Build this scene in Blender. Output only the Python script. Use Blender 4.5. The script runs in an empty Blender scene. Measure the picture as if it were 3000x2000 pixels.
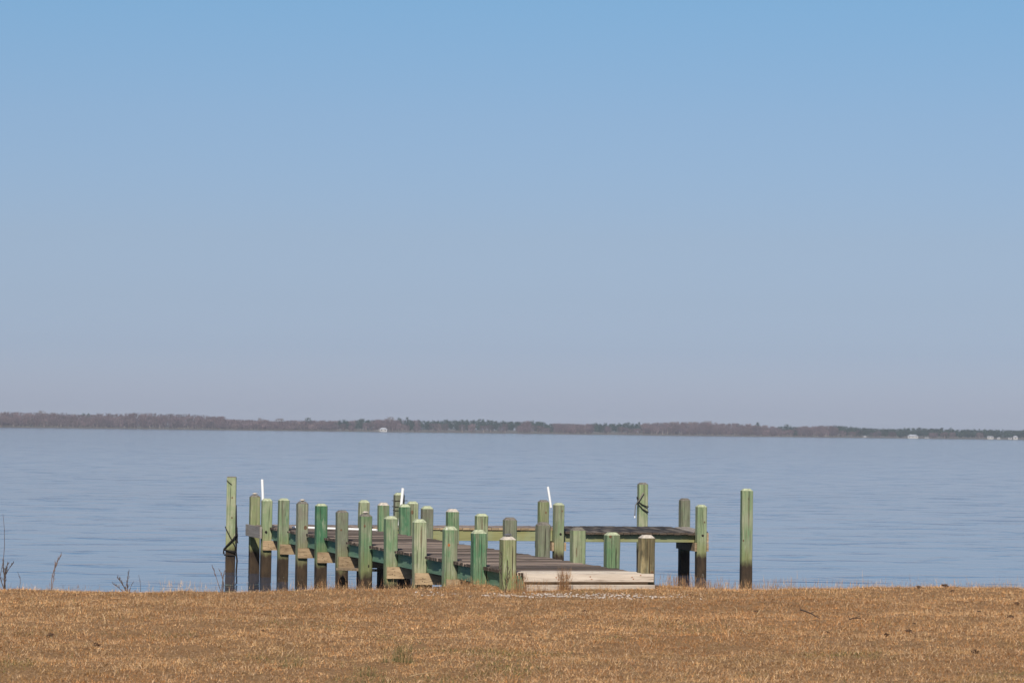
import bpy, math, random
import numpy as np
from mathutils import Vector, Matrix

random.seed(11)
rng = np.random.default_rng(5)
sc = bpy.context.scene
C = sc.collection
H = 2.85                                   # eye height over the water

# ------------------------------------------------------------------ camera
cam = bpy.data.cameras.new('camera')
camo = bpy.data.objects.new('camera', cam)
C.objects.link(camo)
cam.sensor_width = 36.0
cam.lens = 114.0
cam.clip_start = 0.5
cam.clip_end = 30000
camo.matrix_world = (Matrix.Translation((0, 0, H))
                     @ Matrix.Rotation(math.pi / 2 + math.atan(259.5 / 9500), 4, 'X')
                     @ Matrix.Rotation(0.0125, 4, 'Z'))
cam.dof.use_dof = True
cam.dof.focus_distance = 52.0
cam.dof.aperture_fstop = 11.0
sc.camera = camo

# ------------------------------------------------------------------ light
SUN = Vector((0.152, 1.07, -0.90)).normalized()        # the way the light travels
el = math.asin(-SUN.z)
az = math.atan2(-SUN.x, -SUN.y)
world = bpy.data.worlds.new('World')
sc.world = world
world.use_nodes = True
wn = world.node_tree.nodes
wl = world.node_tree.links
sky = wn.new('ShaderNodeTexSky')
sky.sky_type = 'NISHITA'
sky.sun_disc = False
sky.sun_elevation = el
sky.sun_rotation = az % (2 * math.pi)
sky.altitude = 0
sky.air_density = 0.6
sky.dust_density = 0.9
sky.ozone_density = 4.0
# the air's colour by height above the horizon, alike all the way round: a lavender haze low down
tcw = wn.new('ShaderNodeTexCoord')
sxw = wn.new('ShaderNodeSeparateXYZ')
wl.new(tcw.outputs['Generated'], sxw.inputs[0])
mrw = wn.new('ShaderNodeMapRange')
mrw.inputs['From Max'].default_value = 0.40
wl.new(sxw.outputs['Z'], mrw.inputs['Value'])
crw = wn.new('ShaderNodeValToRGB')
stops = [(0.0, (1.133, 1.02, 1.125)), (0.0225, (1.092, 0.965, 1.067)), (0.0617, (0.935, 0.849, 0.932)), (0.1, (0.935, 0.83, 0.856)), (0.1465, (0.986, 0.862, 0.832)), (0.239, (1.025, 0.977, 0.911)), (0.3275, (0.985, 1.095, 1.01)), (1.0, (1.0, 1.0, 1.0))]
while len(crw.color_ramp.elements) < len(stops):
    crw.color_ramp.elements.new(0.5)
for e_, (p_, c_) in zip(crw.color_ramp.elements, stops):
    e_.position = p_
    e_.color = (*c_, 1)
wl.new(mrw.outputs[0], crw.inputs[0])
wb = wn.new('ShaderNodeMix')
wb.data_type = 'RGBA'
wb.blend_type = 'MULTIPLY'
wb.inputs[0].default_value = 1.0
wl.new(crw.outputs[0], wb.inputs[7])
wl.new(sky.outputs[0], wb.inputs[6])
wl.new(wb.outputs[2], wn['Background'].inputs[0])
wn['Background'].inputs[1].default_value = 0.10
sun = bpy.data.lights.new('sun', 'SUN')
sun.energy = 4.8
sun.angle = math.radians(0.5)
sun.color = (1.0, 0.93, 0.82)
suno = bpy.data.objects.new('sun', sun)
C.objects.link(suno)
suno.rotation_euler = SUN.to_track_quat('-Z', 'Y').to_euler()
suno.location = (-10, -60, 60)

vs = sc.view_settings
vs.view_transform = 'Standard'
vs.look = 'None'
vs.exposure = 0.0
vs.gamma = 1.0
vs.use_curve_mapping = False
sc.render.engine = 'CYCLES'
sc.cycles.use_denoising = True
sc.cycles.max_bounces = 6
sc.cycles.volume_bounces = 1
sc.cycles.caustics_reflective = False
sc.cycles.caustics_refractive = False


# ------------------------------------------------------------------ helpers
class MB:
    """collects polygons, then links them as one mesh object"""
    def __init__(self):
        self.v = []
        self.f = []
        self.m = []

    def poly(self, pts, mi=0):
        b = len(self.v)
        self.v += [tuple(p) for p in pts]
        self.f.append(tuple(range(b, b + len(pts))))
        self.m.append(mi)

    def loft(self, rings, mi=0, cap0=True, cap1=True, mtop=None):
        b = len(self.v)
        n = len(rings[0])
        for r in rings:
            self.v += [tuple(p) for p in r]
        for i in range(len(rings) - 1):
            for j in range(n):
                k = (j + 1) % n
                self.f.append((b + i * n + j, b + i * n + k, b + (i + 1) * n + k, b + (i + 1) * n + j))
                self.m.append(mi)
        if cap0:
            self.f.append(tuple(b + j for j in reversed(range(n))))
            self.m.append(mi)
        if cap1:
            e = b + (len(rings) - 1) * n
            self.f.append(tuple(e + j for j in range(n)))
            self.m.append(mi if mtop is None else mtop)
        return self

    def box(self, x0, x1, y0, y1, z0, z1, ch=0.004, mi=0, axis='x', jit=0.0, mend=None):
        """bevelled bar; long edges chamfered, running along the axis"""
        def ring(a0, a1, b0, b1, c):
            return [(a0 + c, b0), (a1 - c, b0), (a1, b0 + c), (a1, b1 - c), (a1 - c, b1), (a0 + c, b1), (a0, b1 - c), (a0, b0 + c)]
        if axis == 'x':
            rs = [[(x, p[0], p[1]) for p in ring(y0, y1, z0, z1, ch)] for x in (x0, x1)]
        elif axis == 'y':
            rs = [[(p[1], y, p[0]) for p in ring(z0, z1, x0, x1, ch)] for y in (y0, y1)]
        else:
            rs = [[(p[0], p[1], z) for p in ring(x0, x1, y0, y1, ch)] for z in (z0, z1)]
        if jit:
            rs = [[tuple(c + random.uniform(-jit, jit) for c in p) for p in r] for r in rs]
        self.loft(rs, mi)
        if mend is not None:
            self.m[-1] = mend
            self.m[-2] = mend
        return self

    def tube(self, pts, r, n=6, r1=None, mi=0):
        pts = [Vector(p) for p in pts]
        r1 = r if r1 is None else r1
        rings = []
        up = Vector((0.31, 0.17, 0.93))
        for i, p in enumerate(pts):
            t = (pts[min(i + 1, len(pts) - 1)] - pts[max(i - 1, 0)]).normalized()
            a = t.cross(up)
            if a.length < 1e-3:
                a = t.cross(Vector((1, 0, 0)))
            a.normalize()
            b = t.cross(a).normalized()
            rr = r + (r1 - r) * i / max(1, len(pts) - 1)
            rings.append([p + (a * math.cos(2 * math.pi * j / n) + b * math.sin(2 * math.pi * j / n)) * rr for j in range(n)])
        return self.loft(rings, mi)

    def build(self, name, mats, parent=None, loc=(0, 0, 0), rotz=0.0, smooth=False):
        me = bpy.data.meshes.new(name)
        me.from_pydata(self.v, [], self.f)
        if not isinstance(mats, (list, tuple)):
            mats = [mats]
        for m in mats:
            me.materials.append(m)
        if len(mats) > 1:
            me.polygons.foreach_set('material_index', self.m)
        if smooth:
            me.polygons.foreach_set('use_smooth', [True] * len(me.polygons))
        me.update()
        return link(name, me, parent, loc, rotz)


def link(name, me, parent=None, loc=(0, 0, 0), rotz=0.0):
    o = bpy.data.objects.new(name, me)
    C.objects.link(o)
    o.location = loc
    o.rotation_euler = (0, 0, rotz)
    o.parent = parent
    return o


def tag(o, label=None, cat=None, group=None, kind=None):
    if label:
        o['label'] = label
    if cat:
        o['category'] = cat
    if group:
        o['group'] = group
    if kind:
        o['kind'] = kind
    return o


def tri_mesh(name, tri, col=None, mat=None, parent=None, uv=None):
    """one mesh from an (n,3,3) array of triangles, with an optional colour for each"""
    n = len(tri)
    me = bpy.data.meshes.new(name)
    me.vertices.add(n * 3)
    me.vertices.foreach_set('co', np.ascontiguousarray(tri, np.float32).ravel())
    me.loops.add(n * 3)
    me.loops.foreach_set('vertex_index', np.arange(n * 3, dtype=np.int32))
    me.polygons.add(n)
    me.polygons.foreach_set('loop_start', np.arange(0, n * 3, 3, dtype=np.int32))
    me.update(calc_edges=True)
    if col is not None:
        at = me.color_attributes.new('tint', 'FLOAT_COLOR', 'POINT')
        c4 = np.ones((n, 3, 4), np.float32)
        c4[:, :, :3] = col[:, None, :] if col.ndim == 2 else col
        at.data.foreach_set('color', c4.ravel())
    me.materials.append(mat)
    return link(name, me, parent)


# ------------------------------------------------------------------ materials
class NT:
    def __init__(self, name):
        self.m = bpy.data.materials.new(name)
        self.m.use_nodes = True
        self.t = self.m.node_tree
        self.p = self.t.nodes['Principled BSDF']
        self.p.inputs['Roughness'].default_value = 0.8
        self.p.inputs['Specular IOR Level'].default_value = 0.25

    def n(self, typ, **kw):
        n = self.t.nodes.new('ShaderNode' + typ)
        for k, v in kw.items():
            setattr(n, k, v)
        return n

    def l(self, a, b):
        self.t.links.new(a, b)

    def noise(self, vec, scale, detail=3.0, rough=0.55, mp=None, dist=0.0):
        if mp is not None:
            m = self.n('Mapping')
            m.inputs['Scale'].default_value = mp
            self.l(vec, m.inputs['Vector'])
            vec = m.outputs[0]
        t = self.n('TexNoise')
        t.inputs['Scale'].default_value = scale
        t.inputs['Detail'].default_value = detail
        t.inputs['Roughness'].default_value = rough
        t.inputs['Distortion'].default_value = dist
        self.l(vec, t.inputs['Vector'])
        return t.outputs['Fac']

    def ramp(self, fac, a, b, lo=0.0, hi=1.0):
        r = self.n('MapRange')
        r.inputs['From Min'].default_value = a
        r.inputs['From Max'].default_value = b
        r.inputs['To Min'].default_value = lo
        r.inputs['To Max'].default_value = hi
        self.l(fac, r.inputs['Value'])
        return r.outputs[0]

    def mix(self, fac, a, b, typ='MIX'):
        x = self.n('Mix', data_type='RGBA', blend_type=typ)
        for s, v in ((x.inputs[0], fac), (x.inputs[6], a), (x.inputs[7], b)):
            if isinstance(v, (int, float)):
                s.default_value = v
            elif isinstance(v, (tuple, list)):
                s.default_value = (*v[:3], 1)
            else:
                self.l(v, s)
        return x.outputs[2]

    def math(self, op, a, b=None):
        x = self.n('Math', operation=op)
        for s, v in ((x.inputs[0], a), (x.inputs[1], b)):
            if v is None:
                continue
            if isinstance(v, (int, float)):
                s.default_value = v
            else:
                self.l(v, s)
        return x.outputs[0]

    def objvec(self, spread=40.0):
        """object coordinates, shifted by a random amount for each object"""
        tc = self.n('TexCoord')
        oi = self.n('ObjectInfo')
        cx = self.n('CombineXYZ')
        self.l(self.math('MULTIPLY', oi.outputs['Random'], spread), cx.inputs[0])
        self.l(self.math('MULTIPLY', oi.outputs['Random'], spread * 1.7), cx.inputs[1])
        self.l(self.math('MULTIPLY', oi.outputs['Random'], spread * 0.6), cx.inputs[2])
        va = self.n('VectorMath', operation='ADD')
        self.l(tc.outputs['Object'], va.inputs[0])
        self.l(cx.outputs[0], va.inputs[1])
        self.rand = oi.outputs['Random']
        return va.outputs[0]

    def bump(self, h, dist, strength=1.0):
        b = self.n('Bump')
        b.inputs['Distance'].default_value = dist
        b.inputs['Strength'].default_value = strength
        self.l(h, b.inputs['Height'])
        self.l(b.outputs[0], self.p.inputs['Normal'])

    def color(self, c):
        self.l(c, self.p.inputs['Base Color'])


STAIN = (0.030, 0.020, 0.013)


def post_material(name, main, second, grey, grey_amt, stain=True, up=0.0):
    """painted / treated square timber, streaked along its length, stained by the water below"""
    k = NT(name)
    v = k.objvec()
    big = k.noise(v, 3.2, 4, 0.65, (1, 1, 0.8))
    gr = k.noise(v, 1.0, 5, 0.65, (15, 15, 0.7), 0.9)
    broad = k.noise(v, 1.0, 3, 0.55, (8, 8, 0.4), 0.4)
    fine = k.noise(v, 1.0, 4, 0.6, (46, 46, 1.3))
    c = k.mix(k.ramp(gr, 0.40, 0.58), main, second)
    c = k.mix(k.math('MULTIPLY', k.ramp(big, 0.44, 0.60), grey_amt), c, grey)
    c = k.mix(k.ramp(broad, 0.56, 0.66, 0, 0.65), c, (0.165, 0.150, 0.105))                # grey brown runs
    c = k.mix(k.ramp(fine, 0.52, 0.64, 0, 0.8), c, (0.070, 0.070, 0.042))                  # open grain
    ring = k.n('TexWave', wave_type='RINGS', rings_direction='Y')
    mp = k.n('Mapping')
    mp.inputs['Scale'].default_value = (9, 9, 0.9)
    k.l(v, mp.inputs['Vector'])
    k.l(mp.outputs[0], ring.inputs['Vector'])
    ring.inputs['Scale'].default_value = 1.3
    ring.inputs['Distortion'].default_value = 6.0
    ring.inputs['Detail'].default_value = 2.0
    c = k.mix(k.ramp(ring.outputs['Fac'], 0.62, 0.95, 0, 0.5), c, tuple(a * 0.62 for a in main))
    pale = k.noise(v, 1.0, 3, 0.6, (30, 30, 3.0))
    c = k.mix(k.ramp(pale, 0.60, 0.70, 0, 0.45), c, (0.42, 0.44, 0.33))                    # bleached flecks
    # bleached, lichened heads and corners: the object's own tint on every timber
    c = k.mix(1.0, c, k.mix(k.rand, (0.82, 0.84, 0.80), (1.14, 1.10, 1.08)), 'MULTIPLY')
    if stain:
        geo = k.n('NewGeometry')
        sx = k.n('SeparateXYZ')
        k.l(geo.outputs['Position'], sx.inputs[0])
        wob = k.noise(v, 1.0, 4, 0.6, (9, 9, 3.5))
        z = k.math('ADD', sx.outputs['Z'], k.math('MULTIPLY', wob, 0.30))
        rz = k.math('ADD', z, k.math('MULTIPLY', k.rand, 0.06))
        c = k.mix(k.ramp(rz, 0.72 + up, 1.05 + up, 0.60, 0.0), c, (0.19, 0.18, 0.065))               # yellowish growth
        st = k.mix(k.ramp(wob, 0.4, 0.62), STAIN, (0.058, 0.038, 0.022))
        c = k.mix(k.ramp(rz, 0.57 + up, 0.71 + up, 1.0, 0.0), c, st)
        fl = k.noise(v, 26, 2, 0.5)
        c = k.mix(k.math('MULTIPLY', k.ramp(fl, 0.66, 0.72, 0, 0.5), k.ramp(rz, 0.26, 0.40, 1, 0)), c, (0.30, 0.27, 0.22))
    k.color(c)
    k.bump(k.math('ADD', gr, k.math('MULTIPLY', fine, 0.9)), 0.010, 0.8)
    return k.m


def wood_material(name, main, second, dark, mp, dark_amt=0.5, tint=0.25, patch=None):
    k = NT(name)
    v = k.objvec()
    gr = k.noise(v, 1.0, 5, 0.65, mp, 0.5)
    fine = k.noise(v, 1.0, 3, 0.6, tuple(a * 3.2 for a in mp))
    big = k.noise(v, 1.6, 3, 0.6)
    c = k.mix(k.ramp(gr, 0.36, 0.64), main, second)
    c = k.mix(k.ramp(fine, 0.54, 0.70, 0, dark_amt), c, dark)
    if patch:
        c = k.mix(k.ramp(big, 0.46, 0.60, 0, 0.8), c, patch)
    c = k.mix(1.0, c, k.mix(k.rand, (1 - tint, 1 - tint, 1 - tint), (1 + tint, 1 + tint, 1 + tint)), 'MULTIPLY')
    k.color(c)
    k.bump(k.math('ADD', gr, fine), 0.006, 0.7)
    return k.m


def plain(name, col, rough=0.7, metal=0.0, var=0.25, scale=8.0):
    k = NT(name)
    v = k.objvec()
    nz = k.noise(v, scale, 4, 0.6)
    k.color(k.mix(k.ramp(nz, 0.3, 0.7), tuple(c * (1 - var) for c in col), tuple(min(1, c * (1 + var)) for c in col)))
    k.p.inputs['Roughness'].default_value = rough
    k.p.inputs['Metallic'].default_value = metal
    return k.m


def tinted(name, rough=0.8, trans=0.0, mult=(1, 1, 1)):
    """colour read from the mesh's own tint, one for each blade or twig"""
    k = NT(name)
    a = k.n('VertexColor', layer_name='tint')
    k.color(k.mix(1.0, a.outputs['Color'], mult, 'MULTIPLY'))
    k.p.inputs['Roughness'].default_value = rough
    k.p.inputs['Specular IOR Level'].default_value = 0.15
    return k.m


M = {}
M['p_green'] = post_material('post_green', (0.100, 0.205, 0.105), (0.205, 0.270, 0.150), (0.27, 0.28, 0.19), 0.8)
M['p_deep'] = post_material('post_deep_green', (0.055, 0.165, 0.085), (0.110, 0.215, 0.120), (0.20, 0.26, 0.165), 0.65)
M['p_pale'] = post_material('post_pale_green', (0.285, 0.330, 0.195), (0.180, 0.245, 0.130), (0.34, 0.34, 0.235), 0.8)
M['p_grey'] = post_material('post_grey_green', (0.175, 0.210, 0.135), (0.250, 0.260, 0.180), (0.185, 0.170, 0.135), 0.9)
M['p_olive'] = post_material('post_olive', (0.175, 0.225, 0.100), (0.250, 0.275, 0.140), (0.26, 0.25, 0.16), 0.7)
M['p_lone'] = post_material('post_lone_green', (0.140, 0.230, 0.120), (0.225, 0.270, 0.150), (0.27, 0.28, 0.19), 0.8, up=0.13)
M['p_tan'] = post_material('post_tan', (0.42, 0.345, 0.195), (0.27, 0.215, 0.115), (0.085, 0.07, 0.042), 0.9)
M['top_pale'] = plain('post_top_pale', (0.36, 0.39, 0.26), 0.85, var=0.35, scale=30)
M['top_grey'] = plain('post_top_grey', (0.15, 0.135, 0.115), 0.85, var=0.5, scale=30)
M['top_white'] = plain('post_top_bleached', (0.46, 0.41, 0.35), 0.85, var=0.3, scale=30)
M['plank'] = wood_material('deck_plank', (0.225, 0.175, 0.142), (0.115, 0.088, 0.072), (0.026, 0.020, 0.018), (0.8, 10, 10), 0.8, 0.65)
M['plank_end'] = plain('plank_end_grain', (0.085, 0.062, 0.045), 0.9, var=0.5, scale=40)
M['plank_y'] = wood_material('deck_plank_head', (0.30, 0.235, 0.195), (0.20, 0.155, 0.130), (0.035, 0.028, 0.025), (22, 1.0, 22), 0.7, 0.3)
M['plank_dark'] = wood_material('deck_plank_mouldy', (0.045, 0.040, 0.037), (0.024, 0.021, 0.020), (0.012, 0.010, 0.010), (22, 1.4, 22), 0.6, 0.3, patch=(0.14, 0.118, 0.098))
M['plank_tan'] = wood_material('deck_plank_bleached', (0.56, 0.49, 0.41), (0.42, 0.355, 0.290), (0.15, 0.10, 0.07), (0.9, 14, 14), 0.6, 0.12)
M['string'] = wood_material('stringer_green', (0.105, 0.215, 0.135), (0.185, 0.285, 0.190), (0.05, 0.07, 0.05), (18, 1.0, 18), 0.3, 0.1)
M['beam'] = wood_material('beam_yellow_green', (0.285, 0.270, 0.120), (0.205, 0.200, 0.085), (0.13, 0.105, 0.05), (0.8, 12, 12), 0.6, 0.1, patch=(0.25, 0.27, 0.145))
M['cross'] = wood_material('cross_beam_brown', (0.40, 0.290, 0.175), (0.255, 0.175, 0.100), (0.070, 0.042, 0.025), (2.5, 16, 16), 0.7, 0.2)
M['rim'] = wood_material('rim_grey', (0.33, 0.295, 0.26), (0.21, 0.18, 0.155), (0.05, 0.04, 0.035), (18, 1.0, 18), 0.5, 0.1)
M['pvc'] = plain('white_plastic', (0.80, 0.80, 0.79), 0.35, var=0.03)
M['rope'] = plain('tarred_rope', (0.020, 0.017, 0.016), 0.9, var=0.5, scale=60)
M['rope_pale'] = plain('weathered_rope', (0.20, 0.18, 0.15), 0.9, var=0.4, scale=60)
M['steel'] = plain('galvanised_steel', (0.22, 0.22, 0.23), 0.5, 0.6, var=0.3, scale=40)
M['iron'] = plain('rusty_iron', (0.035, 0.026, 0.022), 0.8, 0.3, var=0.4, scale=40)
M['knot'] = plain('wood_knot', (0.13, 0.075, 0.04), 0.8, var=0.5, scale=60)
M['knot_orange'] = plain('wood_knot_orange', (0.33, 0.12, 0.045), 0.8, var=0.3, scale=50)
M['knot_pale'] = plain('wood_scar_pale', (0.62, 0.62, 0.56), 0.8, var=0.1, scale=50)
M['hole'] = plain('nail_hole', (0.02, 0.014, 0.01), 0.9, var=0.2)
M['tint'] = tinted('dry_blade', mult=(1.02, 0.89, 0.79))
M['twig'] = tinted('far_twig', 0.9)
M['cone'] = plain('pine_cone_brown', (0.075, 0.038, 0.020), 0.85, var=0.5, scale=60)
M['clod'] = plain('clod_brown', (0.105, 0.062, 0.038), 0.9, var=0.6, scale=60)
M['stick'] = plain('stick_brown', (0.10, 0.065, 0.045), 0.9, var=0.4, scale=50)
M['straw'] = plain('straw_pale', (0.50, 0.36, 0.20), 0.8, var=0.15, scale=30)
M['wall_white'] = plain('house_wall_white', (0.40, 0.38, 0.36), 0.7, var=0.04, scale=1)
M['roof_white'] = plain('house_roof_pale', (0.36, 0.38, 0.42), 0.6, var=0.06, scale=1)
M['roof_grey'] = plain('house_roof_grey', (0.30, 0.30, 0.33), 0.7, var=0.1, scale=1)
M['pane'] = plain('house_window_dark', (0.05, 0.06, 0.08), 0.2, var=0.1, scale=1)

# water
k = NT('water_surface')
geo = k.n('NewGeometry')
pos = geo.outputs['Position']
n1 = k.noise(pos, 0.33, 3, 0.55, (0.8, 1.0, 1.0), 0.6)
n2 = k.noise(pos, 1.5, 3, 0.6, (0.9, 1.0, 1.0), 0.3)
n3 = k.noise(pos, 0.055, 2, 0.5, (0.6, 1.0, 1.0))
calm = k.ramp(n3, 0.35, 0.65, 0.45, 1.0)
cat = k.ramp(k.noise(pos, 0.42, 3, 0.6, (0.9, 1.0, 1.0), 0.4), 0.55, 0.70)          # patches ruffled by a breath of wind
h = k.math('ADD', k.math('MULTIPLY', n1, 1.25), k.math('MULTIPLY', n2, k.math('ADD', k.math('MULTIPLY', cat, 2.1), 0.15)))
k.p.inputs['Base Color'].default_value = (0.030, 0.062, 0.118, 1)
k.p.inputs['Roughness'].default_value = 0.064
k.p.inputs['IOR'].default_value = 1.333
k.p.inputs['Specular IOR Level'].default_value = 0.5
sy_ = k.n('SeparateXYZ')
k.l(pos, sy_.inputs[0])
lee = k.ramp(sy_.outputs['Y'], 62, 150, 0.42, 1.0)                                    # the bank shelters the nearest water
k.bump(k.math('MULTIPLY', k.math('MULTIPLY', h, calm), lee), 0.068, 1.0)
M['water'] = k.m

# lawn soil under the grass
k = NT('lawn_thatch')
geo = k.n('NewGeometry')
pos = geo.outputs['Position']
a = k.noise(pos, 18, 5, 0.7)
b = k.noise(pos, 0.8, 4, 0.6)
c = k.mix(k.ramp(a, 0.3, 0.7), (0.15, 0.080, 0.034), (0.38, 0.225, 0.100))
c = k.mix(k.ramp(b, 0.42, 0.62, 0, 0.5), c, (0.25, 0.145, 0.065))
k.color(c)
k.bump(a, 0.03)
M['soil'] = k.m
k = NT('far_bank_soil')
geo = k.n('NewGeometry')
k.color(k.mix(k.noise(geo.outputs['Position'], 0.05, 4, 0.6), (0.06, 0.05, 0.04), (0.13, 0.11, 0.085)))
M['bank'] = k.m

# ------------------------------------------------------------------ setting: water
m = MB()
m.poly([(-6000, -200, 0), (6000, -200, 0), (6000, 9000, 0), (-6000, 9000, 0)])
tag(m.build('water', M['water']), 'calm pale blue river water with darker ripple streaks', 'water', kind='structure')

# ------------------------------------------------------------------ setting: near lawn and bank
EX = [-60, -10, -6.5, -5.25, -3.5, -1.7, -1.05, -0.8, 1.85, 2.3, 2.8, 4.35, 7.25, 12, 60]
EY = [38, 40.9, 41.55, 41.95, 42.3, 42.95, 44.2, 45.3, 45.5, 45.0, 44.6, 45.5, 45.75, 46.4, 52]


def edge(x):
    return np.interp(x, EX, EY) + 0.07 * np.sin(x * 2.9 + 1.0) + 0.05 * np.sin(x * 6.7) + 0.03 * np.sin(x * 15.1 + 2.0)


def ground(x, y):
    x = np.asarray(x, float)
    y = np.asarray(y, float)
    z = 0.72 + 0.018 * np.sin(x * 1.3 + y * 0.7) + 0.014 * np.sin(x * 0.6 - y * 1.9 + 1) + 0.010 * np.sin(x * 3.1 + 2) * np.sin(y * 2.3)
    z += 0.012 * np.sin(x * 7.0 + y * 3) * np.sin(y * 5.3 + 1.0) + 0.008 * np.sin(x * 12.3 - y * 4.1) * np.sin(y * 9.7 + x * 2.2)
    d = edge(x) - y
    z += -0.10 * np.clip(1 - d / 0.5, 0, 1) ** 2                     # the lip falls off to the water
    return z


xs = np.concatenate([np.linspace(-60, -13, 20), np.linspace(-12.6, 12.6, 127), np.linspace(13, 60, 20)])
ts = np.concatenate([np.linspace(-60, 18, 12), np.linspace(20, 46, 140)])
vv = []
ff = []
for i, x in enumerate(xs):
    e = float(edge(x))
    for j, t in enumerate(ts):
        y = t if t < 20 else 20 + (t - 20) / 26 * (e - 20)
        vv.append((x, y, float(ground(x, y))))
    vv.append((x, e + 0.25, 0.25))
    vv.append((x, e + 0.6, -0.6))
nj = len(ts) + 2
for i in range(len(xs) - 1):
    for j in range(nj - 1):
        ff.append((i * nj + j, (i + 1) * nj + j, (i + 1) * nj + j + 1, i * nj + j + 1))
me = bpy.data.meshes.new('lawn')
me.from_pydata(vv, [], ff)
me.materials.append(M['soil'])
me.polygons.foreach_set('use_smooth', [True] * len(me.polygons))
tag(link('lawn', me), 'dormant brown lawn running down to the water', 'lawn', kind='structure')


def vnoise(x, y, s, seed=0):
    """smooth value noise on arrays"""
    r = np.random.default_rng(seed).random((256, 256))
    u, v = x * s + 1000, y * s + 1000
    iu, iv = np.floor(u).astype(int), np.floor(v).astype(int)
    fu, fv = u - iu, v - iv
    fu, fv = fu * fu * (3 - 2 * fu), fv * fv * (3 - 2 * fv)
    g = lambda a, b: r[a % 256, b % 256]
    return (g(iu, iv) * (1 - fu) + g(iu + 1, iv) * fu) * (1 - fv) + (g(iu, iv + 1) * (1 - fu) + g(iu + 1, iv + 1) * fu) * fv


def blades(px, py, pz, length, width, lean, azi, bend=0.35):
    """thin leaning triangles, two for each blade"""
    n = len(px)
    base = np.stack([px, py, pz], 1)
    dirh = np.stack([np.cos(azi), np.sin(azi), np.zeros(n)], 1)
    face = azi + rng.uniform(-0.9, 0.9, n) + math.pi / 2
    side = np.stack([np.cos(face), np.sin(face), np.zeros(n)], 1) * (width / 2)[:, None]
    up = np.array([0, 0, 1.0])
    l1 = lean * (1 - bend)
    l2 = np.minimum(lean * (1 + bend), 1.75)
    mid = base + (dirh * np.sin(l1)[:, None] + up * np.cos(l1)[:, None]) * (length * 0.55)[:, None]
    tip = mid + (dirh * np.sin(l2)[:, None] + up * np.cos(l2)[:, None]) * (length * 0.45)[:, None]
    t1 = np.stack([base - side, base + side, mid], 1)
    t2 = np.stack([mid - side * 0.8, mid + side * 0.8, tip], 1)
    return t1, t2


def pick(cols, w, n):
    i = rng.choice(len(cols), n, p=np.array(w) / sum(w))
    return np.array(cols)[i] * rng.uniform(0.85, 1.15, n)[:, None]


# grass over everything in view (and some way to both sides)
N = 640000
gy = 24.0 + (46.2 - 24.0) * rng.random(N) ** 0.95
gx = (rng.random(N) * 2 - 1) * (0.158 * gy + 2.6)
keep = gy < edge(gx) - 0.02
gx, gy = gx[keep], gy[keep]
sh = np.exp(-(((gx - 0.85) / 1.2) ** 2) * 1.0 - ((gy - 42.0) / 0.55) ** 2)      # shell patch by the dock: thin grass
keep = rng.random(len(gx)) > sh * 0.55
gx, gy = gx[keep], gy[keep]
n = len(gx)
pa = vnoise(gx, gy, 0.55, 1)
pb = vnoise(gx, gy, 1.9, 2)
pc = vnoise(gx, gy, 6.0, 3)
pg = vnoise(gx, gy, 0.9, 4)
pd = vnoise(gx, gy, 3.3, 6)
length = rng.gamma(6, 0.0070, n) * (0.55 + 0.5 * pb + 0.75 * np.clip(pd - 0.35, 0, 1))
lean = np.clip(rng.normal(1.16, 0.36, n), 0.05, 1.52)
flat = rng.random(n) < 0.16                                  # long straws lying in the mat
length[flat] *= 1.9
lean[flat] = rng.uniform(1.25, 1.5, flat.sum())
straw = (0.62, 0.465, 0.27)
tan = (0.50, 0.325, 0.165)
rust = (0.41, 0.205, 0.074)
dark = (0.17, 0.095, 0.045)
col = pick([straw, tan, rust, dark], [0.24, 0.40, 0.26, 0.10], n)
mixr = np.clip((pa - 0.50 + 0.035 * gx + 0.012 * (34 - gy)) * 2.8, 0, 1)[:, None]
col = col * (1 - 0.6 * mixr) + np.array(rust) * 0.9 * 0.6 * mixr
light = np.clip((pb - 0.55) * 2.0, 0, 1)[:, None]
col = col * (1 - 0.3 * light) + np.array((0.62, 0.45, 0.24)) * 0.3 * light
col *= (0.55 + 0.9 * pc)[:, None]
pe = vnoise(gx, gy, 0.32, 8)
col *= (0.80 + 0.42 * pe)[:, None]
olive = np.clip((vnoise(gx, gy, 1.4, 12) - 0.55) * 3, 0, 1)[:, None] * np.clip((36 - gy) / 8, 0, 1)[:, None]
col = col * (1 - 0.45 * olive) + np.array((0.30, 0.25, 0.12)) * 0.45 * olive
col[flat] = np.array((0.58, 0.455, 0.31)) * rng.uniform(0.55, 1.1, flat.sum())[:, None]
gr = (np.clip((pg - 0.60) * 4, 0, 1) * np.clip((37 - gy) / 6, 0.12, 1) * 0.45 + 0.02) > rng.random(n)
col[gr] = np.array((0.13, 0.155, 0.055)) * rng.uniform(0.6, 1.3, gr.sum())[:, None]
t1, t2 = blades(gx, gy, ground(gx, gy) - 0.004, length, rng.uniform(0.004, 0.0075, n), lean, rng.uniform(0, 2 * math.pi, n))
tri = np.concatenate([t1, t2])
go = tri_mesh('grass', tri, np.concatenate([col, col]), M['tint'])
tag(go, 'short dormant brown grass covering the lawn', 'grass', kind='stuff')

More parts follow.
